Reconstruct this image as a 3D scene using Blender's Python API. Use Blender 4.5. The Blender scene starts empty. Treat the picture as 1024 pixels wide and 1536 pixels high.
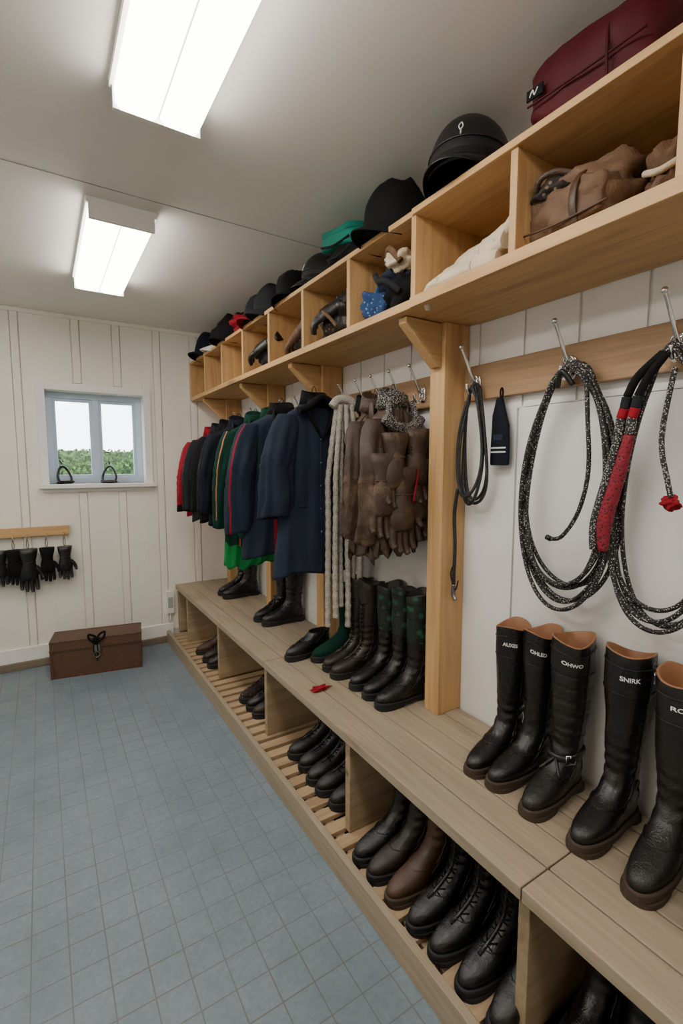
import bpy, math, random
from mathutils import Vector, Matrix, noise
random.seed(4)
pi=math.pi
# ------------------------------------------------------------------ materials
def _nt(name):
    m=bpy.data.materials.new(name); m.use_nodes=True
    nt=m.node_tree; b=nt.nodes['Principled BSDF']
    return m,nt,b
def mixrgb(nt,fac,a,b,blend='MIX'):
    n=nt.nodes.new('ShaderNodeMix'); n.data_type='RGBA'; n.blend_type=blend
    for sock,v in ((n.inputs[0],fac),(n.inputs[6],a),(n.inputs[7],b)):
        if hasattr(v,'links') or hasattr(v,'is_linked'): nt.links.new(v,sock)
        elif isinstance(v,(tuple,list)): sock.default_value=(v[0],v[1],v[2],1)
        else: sock.default_value=v
    return n.outputs[2]
def coords(nt,scale=(1,1,1)):
    tc=nt.nodes.new('ShaderNodeTexCoord'); mp=nt.nodes.new('ShaderNodeMapping')
    mp.inputs['Scale'].default_value=scale
    nt.links.new(tc.outputs['Object'],mp.inputs['Vector']); return mp.outputs['Vector']
def noisen(nt,vec,scale,detail=4,dist=0,rough=.55):
    n=nt.nodes.new('ShaderNodeTexNoise'); n.inputs['Scale'].default_value=scale
    n.inputs['Detail'].default_value=detail; n.inputs['Distortion'].default_value=dist
    n.inputs['Roughness'].default_value=rough
    nt.links.new(vec,n.inputs['Vector']); return n.outputs['Fac']
def ramp(nt,fac,stops):
    r=nt.nodes.new('ShaderNodeValToRGB'); nt.links.new(fac,r.inputs[0])
    e=r.color_ramp.elements
    while len(e)<len(stops): e.new(.5)
    for el,(p,c) in zip(e,stops):
        el.position=p; el.color=(c,c,c,1) if isinstance(c,(int,float)) else (c[0],c[1],c[2],1)
    return r.outputs[0]
def bumpn(nt,b,h,strength,dist=.01):
    n=nt.nodes.new('ShaderNodeBump'); n.inputs['Strength'].default_value=strength
    n.inputs['Distance'].default_value=dist
    nt.links.new(h,n.inputs['Height']); nt.links.new(n.outputs[0],b.inputs['Normal'])
def mat(name,col,rough=.6,metal=0,var=.15,vs=6,bump=0,bs=60,bd=.004,alt=None,sheen=0):
    m,nt,b=_nt(name); v=coords(nt)
    n=noisen(nt,v,vs,5)
    c2=alt if alt else tuple(min(1,c*(1+var)) for c in col)
    c1=tuple(c*(1-var) for c in col)
    nt.links.new(ramp(nt,n,[(.3,c1),(.7,c2)]),b.inputs['Base Color'])
    b.inputs['Roughness'].default_value=rough; b.inputs['Metallic'].default_value=metal
    if name.startswith('cloth'): b.inputs['Specular IOR Level'].default_value=.2
    if sheen: b.inputs['Sheen Weight'].default_value=sheen
    if bump: bumpn(nt,b,noisen(nt,v,bs,4),bump,bd)
    return m
def leather(name,col,rough=.38,scuff=None,bump=.5,w=(.35,.62,.8)):
    m,nt,b=_nt(name); v=coords(nt)
    sc=scuff or tuple(c*2.2+.010 for c in col)
    n=noisen(nt,v,9,7,.4,.65)
    nt.links.new(ramp(nt,n,[(w[0],col),(w[1],tuple(c*1.25 for c in col)),(w[2],sc)]),b.inputs['Base Color'])
    r=ramp(nt,noisen(nt,v,14,4),[(.3,rough*.75),(.75,min(1,rough*1.5))]); nt.links.new(r,b.inputs['Roughness'])
    h=mixrgb(nt,.35,noisen(nt,v,28,5,.8),noisen(nt,v,260,2))
    bumpn(nt,b,h,bump,.005); return m
def wood(name,base,dark,axis='Y',rough=.55,knots=True,grain=1.0,gray=None):
    m,nt,b=_nt(name)
    s={'X':(1.3,14,14),'Y':(14,1.3,14),'Z':(14,14,1.3)}[axis]
    s2={'X':(3,90,90),'Y':(90,3,90),'Z':(90,90,3)}[axis]
    s3={'X':(1.1,6.5,6.5),'Y':(6.5,1.1,6.5),'Z':(6.5,6.5,1.1)}[axis]
    v=coords(nt,s)
    n=noisen(nt,v,1.0,6,1.2,.6)
    light=tuple(min(1,c*1.18) for c in base)
    c=ramp(nt,n,[(.28,dark),(.48,base),(.72,light)])
    n2=noisen(nt,coords(nt,s2),1.0,3,.2)
    c=mixrgb(nt,ramp(nt,n2,[(.35,.35*grain),(.65,0.0)]),c,dark)
    if gray: c=mixrgb(nt,ramp(nt,noisen(nt,coords(nt),2.3,4),[(.35,0),(.7,.55)]),c,gray)
    if knots:
        vo=nt.nodes.new('ShaderNodeTexVoronoi'); vo.inputs['Scale'].default_value=1.0
        nt.links.new(coords(nt,s3),vo.inputs['Vector'])
        k=ramp(nt,vo.outputs['Distance'],[(.05,.85),(.13,0.0)])
        c=mixrgb(nt,k,c,tuple(x*.35 for x in dark))
    nt.links.new(c,b.inputs['Base Color'])
    b.inputs['Roughness'].default_value=rough
    bumpn(nt,b,n2,.25,.002); return m
def speckle(name,c1,c2,scale=150,thr=.38,rough=.6):
    m,nt,b=_nt(name); vo=nt.nodes.new('ShaderNodeTexVoronoi'); vo.inputs['Scale'].default_value=scale
    nt.links.new(coords(nt),vo.inputs['Vector'])
    nt.links.new(ramp(nt,vo.outputs['Distance'],[(thr-.04,c2),(thr+.04,c1)]),b.inputs['Base Color'])
    b.inputs['Roughness'].default_value=rough
    bumpn(nt,b,vo.outputs['Distance'],.6,.003); return m
def emis(name,col,st):
    m,nt,b=_nt(name); nt.nodes.remove(b); e=nt.nodes.new('ShaderNodeEmission')
    e.inputs[0].default_value=(*col,1); e.inputs[1].default_value=st
    nt.links.new(e.outputs[0],nt.nodes['Material Output'].inputs[0]); return m

W_SH=wood('wood_pine_shelf',(.56,.335,.14),(.39,.21,.08),'Y')
W_SHV=wood('wood_pine_vertical',(.56,.34,.145),(.40,.22,.085),'Z')
W_SHX=wood('wood_pine_cross',(.56,.34,.145),(.39,.215,.083),'X')
W_RAIL=wood('wood_rail',(.40,.24,.125),(.25,.14,.064),'Y',grain=1.4)
W_B=wood('wood_bench_plank',(.385,.30,.20),(.25,.19,.122),'Y',gray=(.33,.28,.215),knots=False,grain=1.5)
W_BV=wood('wood_bench_divider',(.36,.265,.155),(.22,.155,.088),'X')
W_SL=wood('wood_slat',(.46,.32,.19),(.30,.19,.105),'X',knots=False)
M_WALL=mat('paint_cream',(.86,.82,.73),.55,var=.03,vs=2,bump=.05,bs=30)
M_WALLR=mat('paint_white_wall',(.83,.81,.78),.5,var=.03,vs=2,bump=.04,bs=25)
M_CEIL=mat('paint_ceiling',(.82,.775,.71),.7,var=.03,vs=1.5,bump=.04,bs=40)
M_WHITE=mat('paint_white_trim',(.84,.82,.78),.4,var=.02)
M_UPVC=mat('window_frame_paint',(.52,.62,.75),.35,var=.02)
M_SEAM=mat('seam_grey',(.4,.39,.37),.8)
M_CHROME=mat('chrome',(.75,.75,.77),.14,1,var=.05)
M_STEEL=mat('steel_dark',(.25,.25,.26),.3,1)
M_BRASS=mat('brass',(.6,.42,.18),.3,1)
BLK=leather('leather_black',(.0065,.006,.006),.27)
BLK2=leather('leather_black_worn',(.009,.008,.007),.33,scuff=(.045,.036,.028),bump=.7)
DBR=leather('leather_dark_brown',(.016,.010,.007),.38)
BRN=leather('leather_brown',(.055,.026,.013),.4)
SUE=leather('leather_tan_suede',(.11,.057,.028),.65,scuff=(.23,.14,.08),bump=1.0)
SUE2=leather('leather_brown_rough',(.042,.023,.013),.48,scuff=(.17,.105,.06),bump=1.0,w=(.35,.52,.72))
TAN=leather('leather_tan_lining',(.25,.11,.045),.55,bump=.3)
SOLE=mat('rubber_sole_brown',(.05,.032,.02),.75,bump=.4)
SOLEK=mat('rubber_sole_black',(.010,.010,.010),.65,bump=.3)
CREAM=leather('leather_cream',(.54,.445,.315),.65,scuff=(.70,.62,.50),bump=.8)
NAVY=mat('cloth_navy',(.020,.028,.048),.85,var=.15,bump=.35,bs=300,bd=.002)
NAVY2=mat('cloth_navy_dark',(.007,.009,.016),.8,bump=.3,bs=200)
GRN=mat('cloth_green_dark',(.004,.034,.021),.85,bump=.3,bs=250)
GRN2=mat('cloth_green_bright',(.012,.21,.05),.75,bump=.3)
TEAL=mat('cloth_teal',(.006,.20,.145),.7,bump=.3)
RED=mat('cloth_red',(.27,.006,.017),.75,bump=.3,bs=200)
MAR=mat('cloth_maroon',(.065,.004,.008),.6,bump=.35,bs=350,bd=.002)
MARD=mat('cloth_maroon_dark',(.045,.003,.006),.6)
BLKC=mat('cloth_black',(.006,.006,.0065),.85,bump=.4,bs=150)
GRYC=mat('cloth_charcoal',(.017,.018,.021),.85,bump=.4,bs=150)
ORG=mat('cloth_orange_trim',(.5,.15,.07),.8)
WHT=mat('cloth_white',(.70,.68,.63),.85,var=.1,bump=.5,bs=80)
HELM=mat('helmet_shell_matte',(.008,.008,.0085),.45,bump=.15,bs=400,bd=.001)
HELG=mat('helmet_band_gloss',(.007,.007,.0075),.2)
JEAN=speckle('cloth_blue_speckled',(.012,.045,.14),(.2,.35,.5),60,.2,.85)
PAT=speckle('cloth_brown_pattern',(.022,.016,.012),(.20,.13,.08),60,.25,.85)
MOSS=speckle('leather_green_mottled',(.006,.011,.008),(.012,.075,.038),30,.34,.45)
KNIT=speckle('knit_grey_cream',(.42,.385,.325),(.20,.18,.15),140,.33,.9)
ROPE=speckle('rope_black_white',(.007,.007,.008),(.58,.54,.48),190,.25,.5)
ROPER=speckle('rope_red_black',(.25,.007,.022),(.02,.01,.012),130,.32,.7)
ROPEG=speckle('rope_grey_black',(.018,.018,.018),(.45,.42,.38),210,.36,.7)
ROPEK=speckle('rope_black',(.007,.007,.008),(.06,.06,.06),220,.3,.5)
PRINT=mat('print_white',(.75,.75,.73),.6,var=.02)
def wicker():
    m,nt,b=_nt('chest_woven'); v=coords(nt)
    ck=nt.nodes.new('ShaderNodeTexChecker'); ck.inputs['Scale'].default_value=95
    ck.inputs[1].default_value=(.085,.040,.021,1); ck.inputs[2].default_value=(.155,.080,.044,1)
    nt.links.new(v,ck.inputs[0])
    nt.links.new(mixrgb(nt,ramp(nt,noisen(nt,v,9,4),[(.3,0),(.7,.6)]),ck.outputs[0],(.085,.040,.021)),b.inputs['Base Color'])
    b.inputs['Roughness'].default_value=.5; bumpn(nt,b,ck.outputs[1],.5,.002); return m
WICK=wicker()
CHT=leather('chest_trim_wood',(.085,.036,.017),.4)
def floor_mat():
    m,nt,b=_nt('floor_vinyl_tile'); v=coords(nt)
    n=noisen(nt,v,3.5,8,.3,.75); n2=noisen(nt,v,60,4,0,.7)
    c=ramp(nt,n,[(.3,(.155,.20,.232)),(.7,(.235,.285,.318))])
    c=mixrgb(nt,ramp(nt,n2,[(.35,.4),(.65,0)]),c,(.11,.145,.168))
    br=nt.nodes.new('ShaderNodeTexBrick'); br.offset=0; br.squash=1
    br.inputs['Scale'].default_value=1; br.inputs['Mortar Size'].default_value=.0026
    br.inputs['Mortar Smooth'].default_value=.4
    br.inputs['Brick Width'].default_value=.1; br.inputs['Row Height'].default_value=.1
    nt.links.new(v,br.inputs['Vector'])
    f=nt.nodes.new('ShaderNodeMath'); f.operation='MULTIPLY'
    nt.links.new(br.outputs['Fac'],f.inputs[0])
    nt.links.new(ramp(nt,noisen(nt,v,1.0,3),[(.36,.32),(.62,.9)]),f.inputs[1])
    c=mixrgb(nt,f.outputs[0],c,(.125,.12,.10))
    nt.links.new(c,b.inputs['Base Color'])
    b.inputs['Roughness'].default_value=.48
    bumpn(nt,b,n2,.15,.002); return m
FLOOR=floor_mat()
# ------------------------------------------------------------------ builder
class B:
    def __init__(s): s.v=[];s.f=[];s.fm=[];s.fs=[];s.m=[]
    def mi(s,m):
        if m not in s.m: s.m.append(m)
        return s.m.index(m)
    def box(s,x0,x1,y0,y1,z0,z1,m,M=None):
        i=len(s.v)
        for z in(z0,z1):
            for x,y in((x0,y0),(x1,y0),(x1,y1),(x0,y1)):
                p=Vector((x,y,z)); s.v.append(M@p if M else p)
        k=s.mi(m)
        for q in((0,3,2,1),(4,5,6,7),(0,1,5,4),(1,2,6,5),(2,3,7,6),(3,0,4,7)):
            s.f.append([i+a for a in q]); s.fm.append(k); s.fs.append(False)
    def prism(s,poly,y0,y1,m):
        i=len(s.v); n=len(poly)
        for y in(y0,y1):
            for x,z in poly: s.v.append(Vector((x,y,z)))
        k=s.mi(m)
        s.f.append([i+a for a in range(n)]); s.f.append([i+n+a for a in reversed(range(n))])
        s.fm+= [k,k]; s.fs+=[False,False]
        for a in range(n):
            b=(a+1)%n; s.f.append([i+a,i+n+a,i+n+b,i+b]); s.fm.append(k); s.fs.append(False)
    def loft(s,rings,m,c0=True,c1=True,M=None,closed=True,smooth=True):
        i=len(s.v); n=len(rings[0])
        for r in rings:
            for p in r: s.v.append(M@p if M else Vector(p))
        fn=m if callable(m) else (lambda a,b:m)
        for a in range(len(rings)-1):
            for b in range(n if closed else n-1):
                c=(b+1)%n
                s.f.append([i+a*n+b,i+a*n+c,i+(a+1)*n+c,i+(a+1)*n+b])
                s.fm.append(s.mi(fn(a,b))); s.fs.append(smooth)
        if c0 and closed: s.f.append([i+b for b in reversed(range(n))]); s.fm.append(s.mi(fn(0,0))); s.fs.append(False)
        if c1 and closed:
            j=i+(len(rings)-1)*n; s.f.append([j+b for b in range(n)]); s.fm.append(s.mi(fn(len(rings)-2,0))); s.fs.append(False)
    def tube(s,pts,r,m,n=8,sub=6,M=None,closed=False,flat=1.0):
        P=[Vector(p) for p in pts]
        if sub>1: P,R=cat(P,r,sub,closed)
        else: R=[r]*len(P) if not isinstance(r,(list,tuple)) else list(r)
        if closed: P.append(P[0].copy()); R.append(R[0])
        rings=[]; up=None
        for k,p in enumerate(P):
            a=P[max(0,k-1)]; b=P[min(len(P)-1,k+1)]
            if closed and k==0: a=P[-2]
            if closed and k==len(P)-1: b=P[1]
            t=(b-a)
            if t.length<1e-7: t=Vector((0,0,1))
            t.normalize()
            if up is None:
                up=Vector((0,0,1)) if abs(t.z)<.9 else Vector((1,0,0))
            u=(up-t*up.dot(t))
            if u.length<1e-5: u=t.orthogonal()
            u.normalize(); w=t.cross(u); up=u
            rings.append([p+(u*math.cos(2*pi*j/n)*flat+w*math.sin(2*pi*j/n))*R[k] for j in range(n)])
        s.loft(rings,m,not closed,not closed,M)
    def blob(s,c,r,m,e=1.0,nz=0,ns=8,seed=0,flat=None,nu=32,nv=20,M=None):
        sp=lambda a,q: math.copysign(abs(a)**q,a)
        rings=[]
        for i in range(nv+1):
            ph=-pi/2+pi*(i/nv)*.999+.0008; ring=[]
            for j in range(nu):
                th=2*pi*j/nu
                d=Vector((sp(math.cos(ph),e)*sp(math.cos(th),e),sp(math.cos(ph),e)*sp(math.sin(th),e),sp(math.sin(ph),e)))
                k=1+nz*noise.noise(Vector((d.x,d.y,d.z))*ns*.25+Vector((seed*3.1,seed,0)))*2 \
                   +nz*.5*noise.noise(Vector((d.x,d.y,d.z))*ns*.8+Vector((seed*3.1,seed,5)))
                p=Vector((c[0]+d.x*r[0]*k,c[1]+d.y*r[1]*k,c[2]+d.z*r[2]*k))
                if flat is not None: p.z=max(p.z,flat)
                ring.append(p)
            rings.append(ring)
        s.loft(rings,m,True,True,M)
    def obj(s,name,loc=(0,0,0),rot=(0,0,0),bevel=0,parent=None,scale=1):
        me=bpy.data.meshes.new(name); me.from_pydata([tuple(v) for v in s.v],[],s.f)
        for m in s.m: me.materials.append(m)
        me.polygons.foreach_set('material_index',s.fm); me.polygons.foreach_set('use_smooth',s.fs)
        me.update(); o=bpy.data.objects.new(name,me); bpy.context.collection.objects.link(o)
        o.location=loc; o.rotation_euler=rot; o.scale=scale if isinstance(scale,tuple) else (scale,)*3
        if bevel:
            b=o.modifiers.new('bevel','BEVEL'); b.width=bevel; b.segments=2; b.limit_method='ANGLE'
        if parent: o.parent=parent
        return o
def cat(P,r,sub,closed):
    n=len(P); R=list(r) if isinstance(r,(list,tuple)) else [r]*n
    oP=[];oR=[]
    segs=n if closed else n-1
    for i in range(segs):
        g=(lambda k:P[k%n]) if closed else (lambda k:P[min(max(k,0),n-1)])
        p0,p1,p2,p3=g(i-1),g(i),g(i+1),g(i+2)
        for j in range(sub):
            t=j/sub
            oP.append(.5*((2*p1)+(-p0+p2)*t+(2*p0-5*p1+4*p2-p3)*t*t+(-p0+3*p1-3*p2+p3)*t**3))
            oR.append(R[i]*(1-t)+R[(i+1)%n]*t)
    if not closed: oP.append(P[-1]);oR.append(R[-1])
    return oP,oR
def T(x,y,z,rx=0,ry=0,rz=0,s=1):
    from mathutils import Euler
    return Matrix.Translation((x,y,z))@Euler((rx,ry,rz)).to_matrix().to_4x4()@Matrix.Diagonal((s,s,s,1))
# ------------------------------------------------------------------ dims
XW=1.45; YB=4.15; ZC=2.6; XL=-1.9; YF=-1.9
b=B(); b.box(XL-.15,XW+.15,YF-.15,YB+.15,-.1,0,FLOOR); b.obj('floor')
b=B(); b.box(XL-.15,XW+.15,YF-.15,YB+.15,ZC,ZC+.1,M_CEIL); b.obj('ceiling')
b=B(); b.box(XL,XW,2.205,2.209,ZC-.002,ZC,M_SEAM); b.obj('trim_1')
wx0,wx1,wz0,wz1=.055,.725,1.36,2.05
b=B(); Y0,Y1=YB,YB+.15
b.box(XL,wx0,Y0,Y1,0,ZC,M_WALL); b.box(wx1,XW,Y0,Y1,0,ZC,M_WALL)
b.box(wx0,wx1,Y0,Y1,0,wz0,M_WALL); b.box(wx0,wx1,Y0,Y1,wz1,ZC,M_WALL)
bats=[(-1.6,.05),(-1.3,.05),(-1.0,.05),(-.7,.05),(-.4,.05),(-.105,.045),(.27,.05),(.545,.05),(.84,.05),(1.13,.05)]
for x,w in bats:
    if -.03<x-w/2 and x+w/2<.80:
        b.box(x-w/2,x+w/2,Y0-.019,Y0,.1,wz0-.07,M_WALL); b.box(x-w/2,x+w/2,Y0-.019,Y0,wz1+.06,ZC-.03,M_WALL)
    else: b.box(x-w/2,x+w/2,Y0-.019,Y0,.1,ZC-.03,M_WALL)
xs=[XL]+[q for x,w in bats for q in(x-w/2-.006,x+w/2+.006)]+[XW]
for a,c in zip(xs[0::2],xs[1::2]):
    t0=Y0-.012
    if c<=wx0 or a>=wx1: b.box(a,c,t0,Y0,.1,ZC-.03,M_WALL)
    else:
        if a<wx0: b.box(a,wx0,t0,Y0,.1,ZC-.03,M_WALL)
        if c>wx1: b.box(wx1,c,t0,Y0,.1,ZC-.03,M_WALL)
        b.box(max(a,wx0),min(c,wx1),t0,Y0,.1,wz0-.03,M_WALL); b.box(max(a,wx0),min(c,wx1),t0,Y0,wz1,ZC-.03,M_WALL)
b.obj('wall_back',bevel=.0015)
b=B(); b.box(XL,XW,YB-.024,YB,ZC-.03,ZC,M_WALL); b.obj('trim_2',bevel=.004)
b=B(); b.box(XL,.90,YB-.028,YB-.0005,.055,.16,M_WHITE); b.box(XL,.84,YB-.040,YB-.0005,0,.055,wood('wood_skirting_old',(.22,.17,.12),(.12,.085,.06),'X')); b.obj('baseboard_back',bevel=.004)
b=B(); b.box(XW,XW+.15,YF,YB,0,ZC,M_WALLR)
y=YF
while y<YB:
    y2=min(y+.198,YB); b.box(XW-.008,XW,y+.004,y2-.004,1.70,ZC,M_WALLR); y+=.2
b.box(XW-.012,XW,1.12,YB,0,1.705,M_WALLR); b.box(XW-.008,XW,YF,1.115,0,1.705,M_WALLR)
b.obj('wall_right',bevel=.0015)
b=B(); b.box(XL-.15,XL,YF,YB,0,ZC,M_WALL); b.obj('wall_left')
b=B(); b.box(XL,XW,YF-.15,YF,0,ZC,M_WALL); b.obj('wall_front')
b=B(); b.box(XL,XL+.02,YF,YB-.04,0,.12,M_WHITE); b.obj('baseboard_left',bevel=.004)
# window
b=B()
c=.055
b.box(wx0-c,wx0,YB-.028,YB,wz0-.03,wz1+c,M_WHITE); b.box(wx1,wx1+c,YB-.028,YB,wz0-.03,wz1+c,M_WHITE)
b.box(wx0,wx1,YB-.028,YB,wz1,wz1+c,M_WHITE)
b.box(wx0-.065,wx1+.065,YB-.075,YB+.10,wz0-.03,wz0,M_WHITE)
b.box(wx0-.045,wx1+.045,YB-.028,YB,wz0-.06,wz0-.03,M_WHITE)
yf0,yf1=YB+.085,YB+.135; fw=.045; mx=(wx0+wx1)/2
b.box(wx0,wx1,yf0,yf1,wz0,wz0+fw,M_UPVC); b.box(wx0,wx1,yf0,yf1,wz1-fw,wz1,M_UPVC)
b.box(wx0,wx0+fw,yf0,yf1,wz0+fw,wz1-fw,M_UPVC); b.box(wx1-fw,wx1,yf0,yf1,wz0+fw,wz1-fw,M_UPVC)
b.box(mx-.022,mx+.022,yf0,yf1,wz0+fw,wz1-fw,M_UPVC)
for a0,a1 in((wx0+fw,mx-.022),(mx+.022,wx1-fw)):
    q=.022
    b.box(a0,a1,yf0+.012,yf1-.01,wz0+fw,wz0+fw+q,M_UPVC); b.box(a0,a1,yf0+.012,yf1-.01,wz1-fw-q,wz1-fw,M_UPVC)
    b.box(a0,a0+q,yf0+.012,yf1-.01,wz0+fw+q,wz1-fw-q,M_UPVC); b.box(a1-q,a1,yf0+.012,yf1-.01,wz0+fw+q,wz1-fw-q,M_UPVC)
gm,nt,bs_=_nt('window_glass'); nt.nodes.remove(bs_)
tr=nt.nodes.new('ShaderNodeBsdfTransparent'); gl=nt.nodes.new('ShaderNodeBsdfGlossy'); gl.inputs['Roughness'].default_value=.02
mx_=nt.nodes.new('ShaderNodeMixShader'); mx_.inputs[0].default_value=.04
nt.links.new(tr.outputs[0],mx_.inputs[1]); nt.links.new(gl.outputs[0],mx_.inputs[2]); nt.links.new(mx_.outputs[0],nt.nodes['Material Output'].inputs[0])
b.box(wx0+fw,wx1-fw,YB+.108,YB+.112,wz0+fw,wz1-fw,gm)
b.obj('window_1',bevel=.003)
# outside
b=B(); HG=mat('hedge_leaves',(.008,.028,.006),.8,alt=(.035,.085,.018),vs=14,bump=1,bs=20,bd=.05)
LF=mat('hedge_leaf_light',(.03,.085,.016),.8,alt=(.075,.16,.036),vs=10)
rings=[]
for i in range(160):
    x=-3+i*.05; r=[]
    for j in range(24):
        a=pi*j/23
        r.append(Vector((x,8.6-.6*math.cos(a)+.12*noise.noise(Vector((x*6,j*.7,0))),max(-.2,1.72*math.sin(a)**.3+.07*noise.noise(Vector((x*6,j*.9,3)))))))
    rings.append(r)
b.loft(rings,HG,closed=False)
rl=random.Random(8)
for i in range(5000):
    x=rl.uniform(-1.2,3.2); z=rl.uniform(.5,1.74); y=8.02+rl.uniform(-.08,.08)+(max(0,z-1.5))*1.2
    p=Vector((x,y,z)); u=Vector((rl.uniform(-1,1),rl.uniform(-.5,.5),rl.uniform(-1,1))).normalized()*.035; w=u.cross(Vector((rl.uniform(-.4,.4),1,rl.uniform(-.4,.4)))).normalized()*.018
    k0=len(b.v); b.v+=[p-u,p-w,p+u,p+w]; b.f.append([k0,k0+1,k0+2,k0+3]); b.fm.append(b.mi(LF if i%3 else HG)); b.fs.append(False)
b.obj('hedge')
b=B(); b.box(-12,14,YB+.16,30,-.25,-.15,mat('grass_ground',(.06,.12,.03),.9)); b.obj('ground_outside')
# ------------------------------------------------------------------ ceiling lights
EM=emis('light_diffuser',(1,.96,.895),16)
def lamp(x0,x1,y0,y1):
    b=B()
    zt=2.575
    b.box(x0,x1,y0,y1,zt,2.599,M_WHITE)
    b.box(x0+.008,x1-.008,y0,y0+.015,2.515,zt,M_WHITE); b.box(x0+.008,x1-.008,y1-.015,y1,2.515,zt,M_WHITE)
    xm=(x0+x1)/2
    for a,c in((x0+.012,xm-.002),(xm+.002,x1-.012)):
        rings=[]
        for y in(y0+.015,y1-.015):
            rings.append([Vector((a,y,zt)),Vector((a+.002,y,2.530)),Vector((a+.015,y,2.515)),Vector((c-.015,y,2.515)),Vector((c-.002,y,2.530)),Vector((c,y,zt))])
        b.loft(rings,EM,smooth=False)
    b.box(xm-.002,xm+.002,y0+.015,y1-.015,2.530,zt,M_WHITE)
    b.obj('ceiling_light')
lamp(.222,.485,.42,1.60); lamp(.215,.49,2.30,3.25); lamp(.222,.485,-1.45,-.25)  # last one: unseen fixture behind the camera, added to light the near end
lamp(-1.05,-.78,.42,1.62); lamp(-1.05,-.78,2.27,3.27)  # unseen left row, added out of view to brighten room and ceiling
# ------------------------------------------------------------------ bench
b=B(); BX=.925; BT=.49; YE=4.125; YS=-1.0
segs=[(YS,.658),(.662,2.223),(2.227,YE)]
edges=[BX,1.03,1.135,1.24,1.345,1.432]
for y0,y1 in segs:
    for i in range(5):
        b.box(edges[i]+(.0022 if i else 0),edges[i+1]-.0022,y0,y1,BT-.036,BT,W_B)
divs=[-.92,-.13,.66,1.45,2.24,3.03,3.82]
for y in divs: b.box(BX+.015,1.432,y-.016,y+.016,.082,BT-.036,W_BV)
b.box(BX+.015,1.432,YE-.03,YE,.082,BT-.036,W_BV)
b.box(.84,.866,YS,YE,0,.10,W_B)
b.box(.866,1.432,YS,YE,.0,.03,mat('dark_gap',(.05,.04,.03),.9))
y=YS+.01
while y<YE-.05:
    b.box(.868,1.43,y,y+.055,.06,.08,W_SL); y+=.082
b.box(.9,.94,YS,YE,.03,.06,W_SL); b.box(1.3,1.34,YS,YE,.03,.06,W_SL)
b.obj('storage_bench',bevel=.0025)
# ------------------------------------------------------------------ cubby shelf
b=B(); SX=1.10; sb,st=2.035,2.35
b.box(SX,1.438,1.30,YE,sb,sb+.03,W_SH); b.box(SX-.012,1.438,YS,1.297,sb-.004,sb+.03,W_SH)
b.box(SX,1.438,1.30,YE,st-.02,st,W_SH); b.box(SX-.008,1.438,YS,1.297,st-.02,st,W_SH)
b.box(1.43,1.438,YS,YE,sb+.03,st-.02,W_SH)
y=YE-.0118
while y>YS:
    b.box(SX+.001,1.43,y-.0115,y+.0115,sb+.03,st-.02,W_SHV); y-=.4025
b.obj('cubby_shelf',bevel=.002)
for y in(1.39,2.31,3.04,3.88,-.5):
    b=B(); b.box(1.31,1.436,y-.04,y+.04,BT,sb-(.004 if y<1.3 else 0),W_SHV)
    b.prism([(1.31,sb-.004),(1.135,sb-.004),(1.135,2.01),(1.29,1.87),(1.31,1.87)],y-.022,y+.022,W_SHX)
    b.obj('support_post',bevel=.003)
ps=[-.54,1.35,1.43,2.27,2.35,3.0,3.08,3.84]
for i in range(0,8,2):
    y0=ps[i]; y1=ps[i+1]
    b=B(); b.box(1.412,1.437,y0+.082 if i==0 else y0+.001,y1-.001,1.745,1.875,W_RAIL); b.obj('hook_rail',bevel=.004)
def hook(y,z=1.80,s=1):
    b=B()
    b.blob((-.004,0,0),(.005,.017,.032),M_CHROME,e=.6,nu=16,nv=10)
    b.tube([(-.006,0,.005),(-.02,0,.012),(-.035,.003,.04),(-.052,.008,.08),(-.07,.012,.115)],[.006,.006,.0055,.005,.0045],M_CHROME)
    b.blob((-.071,.012,.118),(.008,.008,.008),M_CHROME,nu=12,nv=8)
    b.tube([(-.006,0,-.012),(-.02,0,-.028),(-.038,0,-.03),(-.05,0,-.018),(-.053,0,0)],[.0055]*5,M_CHROME)
    b.tube([(-.012,-.012,.0),(-.02,-.014,.02),(-.02,0,.03),(-.02,.014,.02),(-.012,.012,.0),(-.018,0,-.01)],.003,M_CHROME,closed=True,n=6)
    b.obj('coat_hook',loc=(1.412,y,z),scale=s)
for y in(.60,.90,1.278,1.58,1.72,1.86,1.99,2.15,2.48,2.66,2.87,3.2,3.38,3.56,3.74,.28): hook(y,s=1.12 if y<1.3 else 1)
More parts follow.
